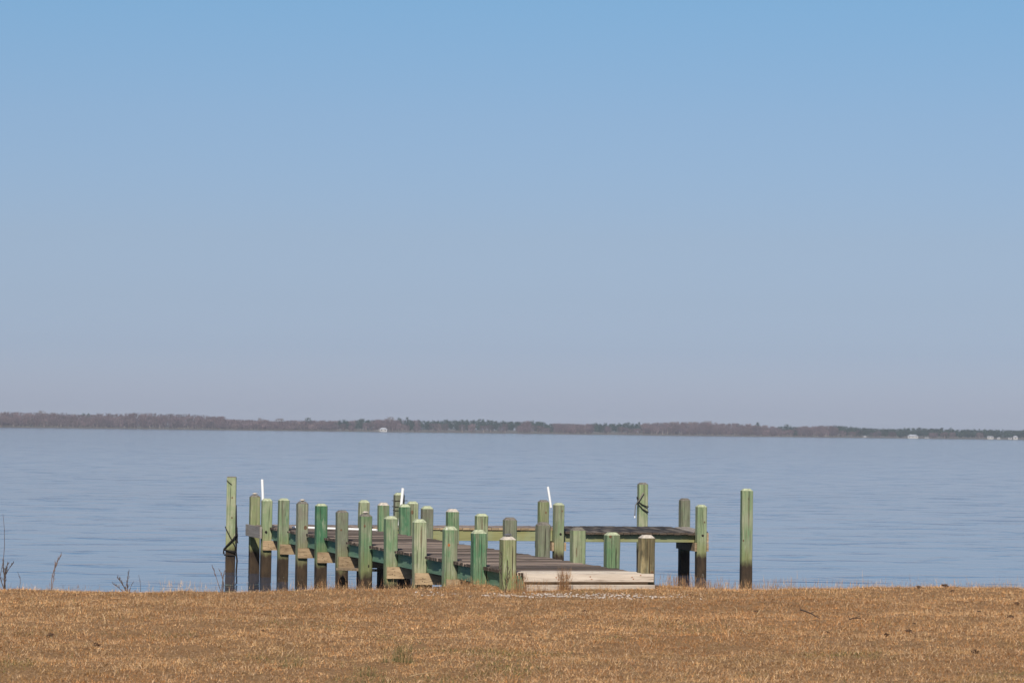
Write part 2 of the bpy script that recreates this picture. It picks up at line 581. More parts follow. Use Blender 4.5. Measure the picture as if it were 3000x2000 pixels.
# ------------------------------------------------------------------ setting: far shore
TP = [(-500, 1205), (0, 1207), (100, 1209), (125, 1205), (200, 1213), (320, 1211), (430, 1211), (540, 1213), (640, 1218), (662, 1226), (700, 1229),
      (760, 1229), (800, 1232), (900, 1232), (1000, 1231), (1100, 1229), (1150, 1227), (1220, 1231), (1400, 1230), (1530, 1233), (1570, 1233),
      (1620, 1240), (1700, 1241), (1850, 1238), (1970, 1237), (2080, 1237), (2130, 1239), (2230, 1245), (2300, 1250), (2360, 1249), (2450, 1246),
      (2510, 1251), (2570, 1255), (2640, 1256), (2710, 1253), (2800, 1256), (2900, 1258), (3000, 1260), (3500, 1262)]
SX = np.array([-790, -411, -205, 0, 205, 450, 760, 1100])      # shoreline in plan
SY = np.array([2550, 2600, 2780, 2850, 2860, 2870, 2980, 3060])


def shore(x):
    return np.interp(x, SX, SY)


def far_top(x):
    """height of the wood along the shore"""
    y = shore(x)
    pxl = 1500 + 9500 * x / y
    ty = np.interp(pxl, [p[0] for p in TP], [p[1] for p in TP])
    return H - (ty - (1259.5 + 0.0125 * (pxl - 1500))) / 9500 * y


m = MB()
fx = np.linspace(-1500, 1900, 180)
for a, b in zip(fx[:-1], fx[1:]):
    ya, yb = float(shore(a)) - 6, float(shore(b)) - 6
    m.poly([(a, ya, -0.3), (b, yb, -0.3), (b, yb + 6, 0.7), (a, ya + 6, 0.7)])
    m.poly([(a, ya + 6, 0.7), (b, yb + 6, 0.7), (b, yb + 900, 3.0), (a, ya + 900, 3.0)])
tag(m.build('far_shore', M['bank']), 'low far bank under the distant wood', 'shore', kind='structure')

PINE = [(985, 1035), (1045, 1085), (1180, 1215), (1222, 1535), (1560, 1625), (1745, 1880), (2285, 2345), (2455, 3300)]


def bare_tree(x, y, h, w, n, seed):
    """a leafless tree: stem, limbs and a haze of twigs, all as slim triangles"""
    r = np.random.default_rng(seed)
    tr = []
    t = 0.20 + 0.014 * h
    tr.append([(x - t, y, 0), (x + t, y, 0), (x + r.normal(0, 0.3), y, h * 0.75)])
    ang = r.uniform(0, 2 * math.pi, n)
    zz = h * (0.10 + 0.88 * r.beta(1.5, 1.1, n))
    rad = w * np.sqrt(np.clip(1 - ((zz / h - 0.58) / 0.50) ** 2, 0.02, 1)) * np.sqrt(r.random(n))
    cx, cy = x + rad * np.cos(ang), y + rad * np.sin(ang)
    L = r.uniform(0.7, 1.9, n)
    wd = r.uniform(0.12, 0.34, n)
    ux, uz = np.cos(ang) * 0.55 + r.normal(0, 0.3, n), np.abs(r.normal(0.8, 0.3, n))
    p = np.stack([cx, cy, zz], 1)
    tip = p + np.stack([ux * L, r.normal(0, 0.4, n), uz * L], 1)
    tip[:, 2] = np.minimum(tip[:, 2], h * 1.06)
    s = np.stack([wd, r.normal(0, 0.05, n), r.normal(0, 0.08, n)], 1)
    return np.concatenate([np.array(tr), np.stack([p - s, p + s, tip], 1)])


def pine_crown(x, y, h, w, n, seed, lo=0.35):
    r = np.random.default_rng(seed)
    ang = r.uniform(0, 2 * math.pi, n)
    u = r.random(n)
    zz = h * (lo + (1 - lo) * u)
    rad = w * np.sqrt(np.clip(1 - np.abs(u - 0.45) ** 1.6 / 0.45, 0.08, 1)) * np.sqrt(r.random(n)) * (0.75 + 0.35 * np.sin(ang * 3 + zz * 1.7))
    p = np.stack([x + rad * np.cos(ang), y + rad * np.sin(ang), zz], 1)
    s = r.uniform(0.6, 1.25, (n, 1))
    a = p + r.normal(0, 1, (n, 3)) * s * 0.55
    b = p + r.normal(0, 1, (n, 3)) * s * 0.55
    return np.stack([p, a, b], 1)


CLEAR = [(-112, 9), (312.5, 3), (355, 7), (367, 4), (424, 5), (431, 3), (441, 3), (446, 4), (457.7, 2), (462.6, 3)]
bt, bc, pt, pcx = [], [], [], []
sd = 0
x = -640.0
while x < 800:
    sy = float(shore(x))
    pxl = 1500 + 9500 * x / sy
    isp = any(a <= pxl <= b for a, b in PINE)
    top = float(far_top(x))
    for row in range(6):
        sd += 1
        if row == 0 and any(abs(x - hx) < hw for hx, hw in CLEAR):
            continue
        yy = sy + 5 + row * 6 + random.uniform(-2, 2)
        xx = x + random.uniform(-2.5, 2.5)
        hh = top * random.uniform(0.86, 1.04) * (0.72 + 0.07 * row if row < 4 else 1.0)
        if row == 0:
            hh *= random.uniform(0.75, 1.0)
        if isp and row >= 1 and random.random() < (0.8 if row == 1 else 0.98):
            t = pine_crown(xx, yy, hh * (1.0 if row > 2 else 0.9), random.uniform(2.6, 3.8), 170, sd, random.uniform(0.25, 0.5))
            pt.append(t)
            c0 = np.array((0.018, 0.037, 0.027)) * random.uniform(0.7, 1.3)
            pcx.append(c0 * np.random.default_rng(sd).uniform(0.6, 1.4, len(t))[:, None])
        elif random.random() < ((0.4 if row == 0 else 0.2) if isp else 1.0):
            t = bare_tree(xx, yy, hh, random.uniform(2.4, 4.0), 120, sd)
            bt.append(t)
            base = np.array(random.choice([(0.082, 0.056, 0.064), (0.098, 0.066, 0.073), (0.068, 0.049, 0.059), (0.108, 0.076, 0.079), (0.080, 0.051, 0.055)]))
            c = base * np.random.default_rng(sd).uniform(0.7, 1.3, len(t))[:, None]
            c *= random.uniform(0.7, 1.35)
            c[0] = np.array((0.24, 0.21, 0.20)) * random.uniform(0.4, 1.5)
            bc.append(c)
    x += random.uniform(2.6, 4.2)
tag(tri_mesh('bare_wood', np.concatenate(bt), np.concatenate(bc), M['twig']), 'leafless grey brown wood along the far shore', 'wood', kind='stuff')
tag(tri_mesh('pine_wood', np.concatenate(pt), np.concatenate(pcx), M['twig']), 'dark green pines massed along the far shore', 'wood', kind='stuff')


def pxy(pxl, D=None, back=12):
    """place on the far shore seen along this column"""
    lo = 0.0
    for _ in range(12):
        y = float(shore(lo)) + back
        lo = (pxl - 1500) / 9500 * y
    return lo, float(shore(lo)) + back


def far_z(pxl, ty, y):
    return H - (ty - (1259.5 + 0.0125 * (pxl - 1500))) / 9500 * y


for pxl, ty, w, kind, lab in [
        (905, 1224, 4.0, 'p', 'lone dark pine poking above the bare wood left of the white house'),
        (1012, 1229, 3.6, 'p', 'round dark pine at the left of the white far house'),
        (1063, 1226, 4.5, 'p', 'broad dark pine just left of the white far house'),
        (1172, 1224, 3.5, 'p', 'dark pine standing above the wood right of the white house'),
        (1196, 1222, 2.6, 'p', 'tall narrow pine right of the white house, at the pine wood edge'),
        (248, 1211, 2.5, 'p', 'left of two small pine tops over the bare wood at far left'),
        (262, 1212, 2.4, 'p', 'right of two small pine tops over the bare wood at far left'),
        (2222, 1238, 2.8, 'p', 'small pine top beside pale bare crowns right of the dock'),
        (2309, 1243, 4.5, 'p', 'flat topped pine standing above the far right wood'),
        (1971, 1236, 3.0, 'b', 'dark rounded bare crown above the wood right of centre'),
        (125, 1203, 4.0, 'b', 'tallest bare crown at the far left of the shore'),
        (768, 1225, 4.0, 'b', 'bare crown standing clear above the low wood left of the dock'),
        (822, 1226, 4.0, 'b', 'rounded bare crown above the wood beyond the mooring pile'),
        (2075, 1233, 5.5, 'b', 'pale wide bare crown over the wood right of the dock'),
        (2030, 1236, 4.5, 'b', 'pale bare crown just left of the widest one right of the dock'),
        (1148, 1222, 4.5, 'b', 'pale bare crown above the white far house')]:
    fx_, fy_ = pxy(pxl, back=26)
    hh = far_z(pxl, ty, fy_)
    r = link('pine_tree' if kind == 'p' else 'bare_tree', None, loc=(fx_, fy_, 0))
    tag(r, lab, 'tree')
    q = MB().tube([(0, 0, 0), (0.1, 0, hh * 0.5), (0, 0.1, hh * 0.93)], 0.26, 5, 0.07)
    q.build('trunk', M['stick'], r)
    sd += 1
    if kind == 'p':
        t = pine_crown(0, 0, hh, w, 200, sd, 0.45)
        c = np.array((0.026, 0.044, 0.030)) * np.random.default_rng(sd).uniform(0.6, 1.4, len(t))[:, None]
    else:
        t = bare_tree(0, 0, hh, w, 190, sd)[1:]
        c = np.array((0.12, 0.092, 0.086)) * np.random.default_rng(sd).uniform(0.7, 1.3, len(t))[:, None]
    tri_mesh('crown', t, c, M['twig'], r)



# ------------------------------------------------------------------ the dock
ANG = math.radians(14.192)
DO = Vector((-0.015, 43.523, 0))
DD = Vector((-math.sin(ANG), math.cos(ANG), 0))
DQ = Vector((math.cos(ANG), math.sin(ANG), 0))


def dockpt(x, y, z=0.0):
    return DO + DQ * x + DD * y + Vector((0, 0, z))


dock = link('wooden_dock', None, loc=DO, rotz=ANG)
tag(dock, 'weathered L shaped wooden dock with green square posts reaching out over the river', 'dock')
W2 = 0.095


def square_post(x, y, zt, mat, top, parent, name='post', zb=-0.7, w=W2, cap=False, bolt=None, knots=(), lean=(0, 0), rot=0.0, chamf=0.045):
    """a square timber with eased corners and a chamfered head"""
    def ring(s, z, c=0.011):
        j = 0.0015
        return [((px + random.uniform(-j, j)) + lean[0] * (z - 0.5), (py + random.uniform(-j, j)) + lean[1] * (z - 0.5), z) for px, py in
                [(-s + c, -s), (s - c, -s), (s, -s + c), (s, s - c), (s - c, s), (-s + c, s), (-s, s - c), (-s, -s + c)]]
    m = MB()
    zs = zt - chamf * random.uniform(0.85, 1.15)
    side = [zb]
    while side[-1] < zs - 0.3:
        side.append(side[-1] + 0.22)
    side.append(zs)
    m.loft([ring(w * random.uniform(0.985, 1.015) if 0 < i < len(side) - 1 else w, z) for i, z in enumerate(side)], 0, True, False)
    m.loft([ring(w, zs), ring(w - chamf * 0.95, zt, 0.006)], 1, False, True)
    rz = rot + random.uniform(-0.025, 0.025)
    po = m.build(name, [mat, top], parent, (x, y, 0), rz)
    if cap:
        q = MB()
        q.loft([[(math.cos(a) * r, math.sin(a) * r * 0.9, z) for a in [i * math.pi / 5 for i in range(10)]] for r, z in
                [(0.030, 0.0), (0.030, 0.014), (0.052, 0.016), (0.056, 0.024), (0.040, 0.036), (0.012, 0.042)]], 0)
        q.build('cap', M['steel'] if cap == 1 else M['top_white'], po, (lean[0] * (zt - .5), lean[1] * (zt - .5), zt - 0.001))
    if bolt:
        bx, bz = bolt
        q = MB()
        q.loft([[(bx + math.cos(a) * r, -w - d, bz + math.sin(a) * r) for a in [-i * math.pi / 3 for i in range(6)]] for r, d in [(0.026, -0.002), (0.026, 0.004), (0.014, 0.005), (0.013, 0.022)]], 0)
        q.build('bolt', M['iron'], po)
    for kx, kz, rx, rzz, km in knots:
        q = MB()
        q.loft([[(kx + math.cos(a) * rx * s + lean[0] * (kz - 0.5), -w - d, kz + math.sin(a) * rzz * s) for a in [-i * math.pi / 6 for i in range(12)]] for s, d in [(1, -0.002), (0.92, 0.0015), (0.4, 0.0025)]], 0)
        q.build('knot', M[km], po)
    return po


# walkway posts: distance along, height of the head, timber, head, extras  (shore end last)
LEFT = [(18.83, 1.494, 'p_pale', 'top_pale', dict(knots=[(0.03, 1.20, 0.004, 0.16, 'hole')], bolt=(-0.02, 0.86))),
        (17.013, 1.540, 'p_green', 'top_pale', dict(knots=[(0.082, 1.49, 0.010, 0.014, 'knot')])),
        (15.134, 1.528, 'p_grey', 'top_grey', dict(cap=2, knots=[(0.045, 1.06, 0.030, 0.040, 'knot')])),
        (13.301, 1.533, 'p_deep', 'top_pale', dict(knots=[(-0.03, 1.36, 0.0035, 0.12, 'hole')])),
        (11.42, 1.471, 'p_grey', 'top_grey', dict(knots=[(-0.03, 1.14, 0.02, 0.018, 'knot')])),
        (9.457, 1.466, 'p_green', 'top_grey', dict(cap=2, knots=[(-0.035, 1.27, 0.016, 0.022, 'knot'), (0.035, 0.62, 0.012, 0.03, 'hole')])),
        (7.5, 1.484, 'p_green', 'top_pale', dict(knots=[(0.018, 1.335, 0.024, 0.028, 'knot'), (0.018, 1.338, 0.011, 0.013, 'hole')])),
        (5.442, 1.497, 'p_pale', 'top_pale', dict(knots=[(0.006, 1.24, 0.006, 0.17, 'knot'), (-0.05, 0.9, 0.004, 0.15, 'hole')])),
        (3.451, 1.452, 'p_green', 'top_pale', dict(knots=[(-0.035, 1.185, 0.034, 0.040, 'knot_orange'), (-0.068, 1.365, 0.014, 0.080, 'knot_pale')])),
        (1.672, 1.461, 'p_deep', 'top_pale', dict(knots=[(0.02, 1.18, 0.004, 0.22, 'hole')])),
        (0.0, 1.425, 'p_olive', 'top_white', dict(knots=[(0.04, 1.10, 0.006, 0.22, 'hole'), (-0.03, 0.98, 0.005, 0.15, 'hole')], cap=1))]
RIGHT = [(18.679, 1.480, 'p_pale', 'top_pale', {}),
         (16.82, 1.477, 'p_green', 'top_white', dict(knots=[(-0.02, 1.25, 0.004, 0.12, 'hole')])),
         (14.95, 1.495, 'p_deep', 'top_pale', {}),
         (13.161, 1.508, 'p_grey', 'top_pale', {}),
         (11.167, 1.510, 'p_green', 'top_white', dict(knots=[(0.03, 1.35, 0.004, 0.10, 'hole')])),
         (9.166, 1.486, 'p_pale', 'top_pale', dict(knots=[(-0.01, 1.27, 0.005, 0.14, 'knot')])),
         (7.259, 1.482, 'p_grey', 'top_grey', {}),
         (5.217, 1.469, 'p_grey', 'top_grey', dict(knots=[(0.012, 1.17, 0.006, 0.22, 'hole')])),
         (3.195, 1.455, 'p_pale', 'top_grey', dict(knots=[(-0.045, 1.20, 0.008, 0.20, 'knot')])),
         (1.432, 1.442, 'p_green', 'top_pale', dict(knots=[(0.035, 1.08, 0.006, 0.16, 'hole'), (-0.05, 1.385, 0.02, 0.02, 'knot')])),
         (-0.257, 1.464, 'p_tan', 'top_white', dict(knots=[(-0.02, 1.25, 0.004, 0.14, 'hole'), (0.02, 1.0, 0.005, 0.2, 'hole'), (0.055, 0.96, 0.022, 0.026, 'knot')]))]
for i, (y, zt, mt, tp, ex) in enumerate(LEFT):
    square_post(0, y, zt, M[mt], M[tp], dock, lean=(random.uniform(-.012, .012), random.uniform(-.010, .010)), **ex)
for i, (y, zt, mt, tp, ex) in enumerate(RIGHT):
    square_post(1.85, y, zt, M[mt], M[tp], dock, lean=(random.uniform(-.012, .012), random.uniform(-.010, .010)), **ex)
HEAD_F = [(2.846, 1.459, 'p_pale', 'top_pale', dict(knots=[(0.04, 1.2, 0.003, 0.1, 'hole'), (-0.03, 1.25, 0.024, 0.045, 'knot')])),
          (5.756, 1.447, 'p_pale', 'top_pale', dict(bolt=(0.02, 0.845), knots=[(0.05, 1.29, 0.014, 0.02, 'knot')])),
          (8.661, 1.432, 'p_pale', 'top_pale', dict(bolt=(0.01, 0.83), knots=[(0.0, 1.2, 0.004, 0.18, 'hole'), (0.045, 1.09, 0.014, 0.02, 'knot')]))]
HEAD_B = [(0.03, 1.528, 'p_olive', 'top_grey', dict(cap=2)),
          (2.902, 1.592, 'p_grey', 'top_pale', {}),
          (5.843, 1.470, 'p_olive', 'top_grey', dict(knots=[(0.03, 1.22, 0.018, 0.03, 'knot')])),
          (8.783, 1.526, 'p_grey', 'top_grey', {})]
YF, YB = 18.83, 20.33
for x, zt, mt, tp, ex in HEAD_F:
    square_post(x, YF, zt, M[mt], M[tp], dock, **ex)
spiked = None
for x, zt, mt, tp, ex in HEAD_B:
    p = square_post(x, YB, zt, M[mt], M[tp], dock, **ex)
    if abs(x - 2.902) < .01:
        spiked = p
for z, a, b in ((1.435, -0.17, 0.15), (1.318, -0.165, -0.02), (1.243, -0.145, -0.02)):
    MB().tube([(a, -0.108, z + 0.006), (a * 0.5, -0.104, z - 0.002), (0, -0.102, z), (b, -0.106, z + 0.004)], 0.0065, 5).build('spike', M['iron'], spiked)

# stringers under the planks
for x0, x1, nm in ((0.098, 0.146, 'L'), (1.704, 1.752, 'R'), (0.90, 0.95, 'C')):
    ys = [-0.26, 3.4, 7.4, 11.35, 15.1, 18.72]
    for a, b in zip(ys[:-1], ys[1:]):
        MB().box(x0, x1, a, b - 0.006, 0.70 + random.uniform(-.004, .004), 0.908, 0.004, axis='y').build('stringer', M['string'], dock)
# cross beams bolted to the shore side of the posts
for i, (y, zt, mt, tp, ex) in enumerate(LEFT):
    if i in (5, 9, 10):
        continue
    yr = RIGHT[i][0]
    z0 = 0.515 + random.uniform(-.012, .012)
    tlt = (yr - y)
    m = MB()
    ya = y - W2 - 0.004
    yb = yr - W2 - 0.004
    xa, xb = -0.088 + random.uniform(-.01, .012), 1.95
    m.loft([[(xx, yy - 0.048, z0), (xx, yy, z0), (xx, yy, 0.695), (xx, yy - 0.048, 0.695)] for xx, yy in ((xa, ya), (xb, yb))], 0)
    cb = m.build('cross_beam', M['cross'], dock)
    for hx, hz_ in ((0.005, 0.06), (0.05, 0.05), (0.03, 0.11)):
        q = MB()
        px_, pz_ = hx + random.uniform(-.02, .02), z0 + hz_ + random.uniform(-.015, .015)
        yy = ya - 0.048 + (yb - ya) * (px_ - xa) / (xb - xa)
        q.loft([[(px_ + math.cos(t) * 0.006, yy - d, pz_ + math.sin(t) * 0.008) for t in [-j * math.pi / 3 for j in range(6)]] for d in (-0.002, 0.0015)], 0)
        q.build('nail', M['hole'], cb)
# a loose brace plank between two of the left posts
m = MB()
m.loft([[(xx, yy, zz), (xx + 0.10, yy + 0.08, zz), (xx + 0.10, yy + 0.08, zz + 0.04), (xx, yy, zz + 0.04)] for xx, yy, zz in ((-0.16, 11.10, 0.478), (0.22, 9.75, 0.515))], 0)
m.build('brace', M['cross'], dock)

# walkway planks
LY = [p[0] for p in LEFT]
RY = [p[0] for p in RIGHT]
y = -0.40
while y < 18.66:
    w = random.uniform(0.134, 0.142)
    c = y + w / 2
    nl = any(abs(c - v) < W2 + w / 2 + 0.012 for v in LY)
    nr = any(abs(c - v) < W2 + w / 2 + 0.012 for v in RY)
    x0 = 0.102 if nl else 0.040 + random.uniform(-.016, .012)
    x1 = 1.748 if nr else 1.815 + random.uniform(-.016, .016)
    if y < -0.17:
        x0, x1 = 0.11, 1.80 if y > -0.3 else 1.745
    dz = random.uniform(-.008, .008)
    tl = random.uniform(-.003, .003)
    m = MB()
    th = 0.040
    m.loft([[(xx + random.uniform(-.004, .004), y, 0.91), (xx, y + w, 0.91), (xx, y + w, 0.91 + th + dz - 0.004 + t), (xx, y + w - 0.006, 0.91 + th + dz + t), (xx, y + 0.006, 0.91 + th + dz + t), (xx, y, 0.91 + th + dz - 0.004 + t)]
            for xx, t in ((x0, tl), ((x0 + x1) / 2, -tl), (x1, tl))], 0)
    m.m[-1] = m.m[-2] = 1
    m.build('plank', [M['plank_tan'] if y < 0.36 else M['plank'], M['plank_end']], dock)
    y += w + random.uniform(0.007, 0.016)

# rim boards at the shore end
MB().box(0.112, 1.905, -0.445, -0.405, 0.842, 0.948, 0.006, axis='x', jit=0.003).build('rim_board', M['plank_tan'], dock)
for nx, nz in ((0.55, 0.90), (0.58, 0.87), (1.02, 0.91), (1.04, 0.875), (1.60, 0.905), (1.62, 0.88), (1.72, 0.93)):
    q = MB()
    q.loft([[(nx + math.cos(t) * 0.011, -0.4485 - d, nz + math.sin(t) * 0.007) for t in [-j * math.pi / 3 for j in range(6)]] for d in (-0.002, 0.0012)], 0)
    q.build('nail', M['knot_orange'], dock)
MB().box(0.120, 1.835, -0.400, -0.360, 0.66, 0.90, 0.004, axis='x').build('end_joist', M['cross'], dock)
MB().box(0.130, 1.915, -0.470, -0.420, 0.62, 0.800, 0.006, axis='x', jit=0.003).build('rim_board', M['plank_tan'], dock)

# head of the dock: planks run away from the shore
x = 0.03
while x < 8.72:
    w = random.uniform(0.134, 0.142)
    c = x + w / 2
    far = 20.46 + random.uniform(-.02, .02)
    for v in (0.03, 2.902, 5.843, 8.783):
        if abs(c - v) < W2 + w / 2 + 0.01:
            far = 20.225
    near = 18.90 + random.uniform(-.008, .008)
    front = 0.0
    mat = M['plank_y']
    if x < 1.80:
        near = 18.74 if not (c < 0.18 or c > 1.66) else 18.935
    elif x > 5.86:
        near, front, mat = 18.83 + random.uniform(-.012, .012), -0.072 + random.uniform(-.006, .006), M['plank_dark']
        if x > 8.5:
            mat = M['rim']
    for v in (2.846, 5.756, 8.661):
        if abs(c - v) < W2 + w / 2 + 0.008:
            near = 18.932
    dz = random.uniform(-.004, .004)
    m = MB()
    f_ = lambda yy: front * (far - yy) / 1.6
    m.loft([[(x, yy, 0.912 + f_(yy)), (x, yy, 0.946 + dz + f_(yy)), (x + 0.006, yy, 0.951 + dz + f_(yy)), (x + w - 0.006, yy, 0.951 + dz + f_(yy)), (x + w, yy, 0.946 + dz + f_(yy)), (x + w, yy, 0.912 + f_(yy))]
            for yy in (near, far)], 0)
    m.m[-1] = m.m[-2] = 1
    m.build('plank', [mat, M['cross'] if mat is M['plank_y'] else M['plank_end']], dock)
    x += w + random.uniform(0.006, 0.011)
# head stringers and cross beams
for a, b, z0, z1 in ((1.96, 5.66, 0.700, 0.908), (5.86, 8.56, 0.685, 0.836)):
    MB().box(a, b, 18.932, 18.980, z0, z1, 0.004, axis='x').build('head_beam', M['beam'], dock)
MB().box(0.15, 8.68, 20.165, 20.215, 0.70, 0.874, 0.004, axis='x').build('head_beam', M['beam'], dock)
MB().box(0.15, 8.68, 19.55, 19.60, 0.70, 0.862, 0.004, axis='x').build('head_beam', M['beam'], dock)
for v, vb in ((2.846, 2.902), (5.756, 5.843), (8.661, 8.783)):
    for s in (-1, 1):
        xa, xb = v + s * (W2 + 0.004), vb + s * (W2 + 0.004)
        m = MB()
        m.loft([[(min(xx, xx + s * 0.045), yy, 0.515), (max(xx, xx + s * 0.045), yy, 0.515), (max(xx, xx + s * 0.045), yy, 0.680), (min(xx, xx + s * 0.045), yy, 0.680)] for xx, yy in ((xa, YF - 0.06), (xb, YB + 0.08))], 0)
        m.build('cross_beam', M['cross'], dock)
# side boards closing both ends of the head
MB().box(-0.150, -0.104, 18.69, 20.30, 0.735, 0.962, 0.005, axis='y', jit=0.004).build('side_board', M['rim'], dock)
MB().box(8.762, 8.806, 18.78, 20.20, 0.690, 0.880, 0.005, axis='y').build('side_board', M['cross'], dock)

# ------------------------------------------------------------------ mooring piles and ropes
ML = Vector((-5.463, 63.6, 0))
pile = square_post(ML.x, ML.y, 1.875, M['p_pale'], M['top_grey'], None, 'mooring_pile', chamf=0.018,
                   knots=[(0.02, 1.46, 0.018, 0.022, 'knot'), (0.02, 1.07, 0.016, 0.018, 'knot')], w=0.093, lean=(0.004, 0), rot=0.06)
tag(pile, 'tall weathered pale green pile wrapped in dark rope left of the dock', 'mooring pile')
MB().tube([(-0.09, -0.097, 1.80), (-0.05, -0.102, 1.76), (0.01, -0.101, 1.715)], 0.008, 5).build('crack', M['hole'], pile)


def around(cx, cy, r, z0, z1, a0, a1, n=26):
    """points winding round a square timber"""
    out = []
    for i in range(n + 1):
        a = a0 + (a1 - a0) * i / n
        c, s = math.cos(a), math.sin(a)
        q = r / max(abs(c), abs(s)) ** 0.85
        out.append((cx + q * c, cy + q * s, z0 + (z1 - z0) * i / n))
    return out


def on_face(p, pts, d):
    return [(p.x + a, p.y - d - 0.012 * math.sin(i * 2.1) ** 2, z) for i, (a, z) in enumerate(pts)]


m = MB()
m.tube(on_face(ML, [(0.100, 1.32), (0.108, 1.10), (0.116, 0.86), (0.112, 0.70), (0.120, 0.54), (0.116, 0.40), (0.138, 0.23), (0.126, 0.05), (0.130, -0.2)], 0.06), 0.016, 6)
m.tube(on_face(ML, [(-0.100, 0.90), (-0.085, 0.86), (-0.03, 0.755), (0.03, 0.64), (0.095, 0.52), (0.108, 0.47)], 0.112), 0.010, 6)
m.tube(on_face(ML, [(0.122, 0.745), (0.07, 0.665), (0.0, 0.59), (-0.07, 0.515), (-0.118, 0.455), (-0.122, 0.40), (-0.115, 0.36)], 0.122), 0.015, 6)
m.tube(on_face(ML, [(-0.118, 0.455), (-0.06, 0.435), (0.02, 0.415), (0.10, 0.385)], 0.116), 0.012, 6)
m.tube(around(ML.x, ML.y, 0.110, 0.345, 0.335, 0, math.pi * 2.05, 34), 0.013, 6)
m.tube(around(ML.x, ML.y, 0.110, 0.41, 0.46, -0.4, -math.pi * 1.3, 24), 0.012, 6)
for i in range(7):
    z = 0.68 + i * 0.030
    m.tube(around(ML.x + 0.116, ML.y - 0.065, 0.020, z, z + 0.02, 0, 6.0, 10), 0.007, 5)
m.tube([(ML.x + 0.125, ML.y - 0.07, 0.84), (ML.x + 0.138, ML.y - 0.07, 0.72), (ML.x + 0.136, ML.y - 0.07, 0.62), (ML.x + 0.150, ML.y - 0.07, 0.575)], 0.011, 5)
tag(m.build('rope', M['rope'], smooth=True), 'dark rope knotted round the left mooring pile and hanging to the water', 'rope')

sp = square_post(4.156, 57.0, 1.877, M['p_lone'], M['top_pale'], None, 'mooring_pile', w=0.096, rot=ANG * 0.6,
                 knots=[(0.008, 1.70, 0.008, 0.010, 'hole'), (0.02, 1.45, 0.005, 0.35, 'knot'), (0.05, 0.95, 0.004, 0.22, 'hole'), (-0.07, 0.97, 0.014, 0.02, 'knot')])
tag(sp, 'tall green square pile standing alone right of the dock', 'mooring pile')
PP = Vector((2.776, 68.0, 0))
pp = square_post(PP.x, PP.y, 1.787, M['p_pale'], M['top_grey'], None, 'mooring_pile', w=0.096, rot=ANG)
tag(pp, 'tall green pile behind the dock head with a rope looped round it', 'mooring pile')
m = MB()
m.tube(on_face(PP, [(0.014, 1.575), (-0.03, 1.50), (-0.066, 1.43), (-0.12, 1.36)], 0.125), 0.016, 6)
m.tube(on_face(PP, [(-0.118, 1.36), (-0.150, 1.315), (-0.157, 1.20), (-0.160, 1.14), (-0.168, 1.06)], 0.10), 0.010, 6)
tl = MB()
tl.tube(on_face(PP, [(-0.112, 1.49), (-0.094, 1.395), (-0.02, 1.335), (0.05, 1.305), (0.114, 1.28)], 0.118) + around(PP.x, PP.y, 0.114, 1.28, 1.48, 0, math.pi * 0.95, 16), 0.0125, 6)
tl.tube(on_face(PP, [(-0.112, 1.36), (-0.06, 1.30), (0.0, 1.235), (0.06, 1.20), (0.117, 1.168)], 0.118) + around(PP.x, PP.y, 0.114, 1.17, 1.36, 0, math.pi * 0.95, 16), 0.0125, 6)
rp = m.build('rope', M['rope_pale'], smooth=True)
tag(rp, 'weathered rope looped twice round the pile behind the dock head', 'rope')
tl.build('loop', M['rope'], rp, smooth=True)
q = MB()
q.loft([[(PP.x - 0.163 + r * math.cos(t), PP.y - 0.12 + r * math.sin(t), z) for t in [i * math.pi / 4 for i in range(8)]] for r, z in [(0.006, 1.09), (0.016, 1.08), (0.018, 1.06), (0.010, 1.042)]], 0)
q.build('bead', M['pvc'], rp)

# ------------------------------------------------------------------ white plastic pipes
def pipe(pts, r, label):
    m = MB()
    m.tube(pts, r, 12)
    tag(m.build('white_pipe', M['pvc'], smooth=False), label, 'pipe', 'white plastic pipes on the dock')


a = dockpt(-0.045, 18.975, 0.955)
pipe([a, a + Vector((0.0, 0, 0.50)), a + Vector((-0.022, 0, 0.90))], 0.026, 'upright white pipe behind the first posts at the dock corner')
a = dockpt(2.880, 20.175, 0.955)
pipe([a, a + Vector((0.035, 0, 0.40)), a + Vector((0.062, 0, 0.73))], 0.028, 'upright white pipe in front of the spiked post')
a = dockpt(5.970, 20.33, 0)
pipe([a + Vector((0.030, -0.02, 1.32)), a + Vector((0.0, -0.02, 1.52)), a + Vector((-0.038, -0.02, 1.735))], 0.023, 'leaning white pipe fixed to a post at the middle of the dock head')
a = Vector((-4.06, 60.72, 0.985))
b = Vector((-2.44, 59.70, 0.985))
pipe([a, b], 0.022, 'long white pipe lying across the dock planks')

# ------------------------------------------------------------------ shells at the foot of the dock
n = 620
sx = np.clip(rng.normal(0.75, 0.85, n), -1.2, 2.6)
syy = 42.05 + rng.normal(0, 0.22, n) + 0.14 * np.sin(sx * 2.3) + (sx - 0.75) * 0.06
keepm = vnoise(sx, syy, 2.2, 9) > 0.36
sx, syy = sx[keepm], syy[keepm]
m = MB()
for x_, y_ in zip(sx, syy):
    r = random.uniform(0.008, 0.022)
    z_ = float(ground(x_, y_)) + r * 0.2
    a0 = random.uniform(0, 6.28)
    top = (x_, y_, z_ + r * random.uniform(0.4, 0.8))
    ring = [(x_ + r * math.cos(a0 + j * 1.2566) * random.uniform(.7, 1.2), y_ + r * math.sin(a0 + j * 1.2566) * random.uniform(.7, 1.2), z_ + random.uniform(-.3, .3) * r) for j in range(5)]
    for j in range(5):
        m.poly([ring[j], ring[(j + 1) % 5], top])
shell_m = plain('shell_grit', (0.42, 0.36, 0.31), 0.8, var=0.5, scale=25)
tag(m.build('shell_gravel', shell_m), 'strip of pale crushed shell in the grass before the dock', 'gravel', kind='stuff')

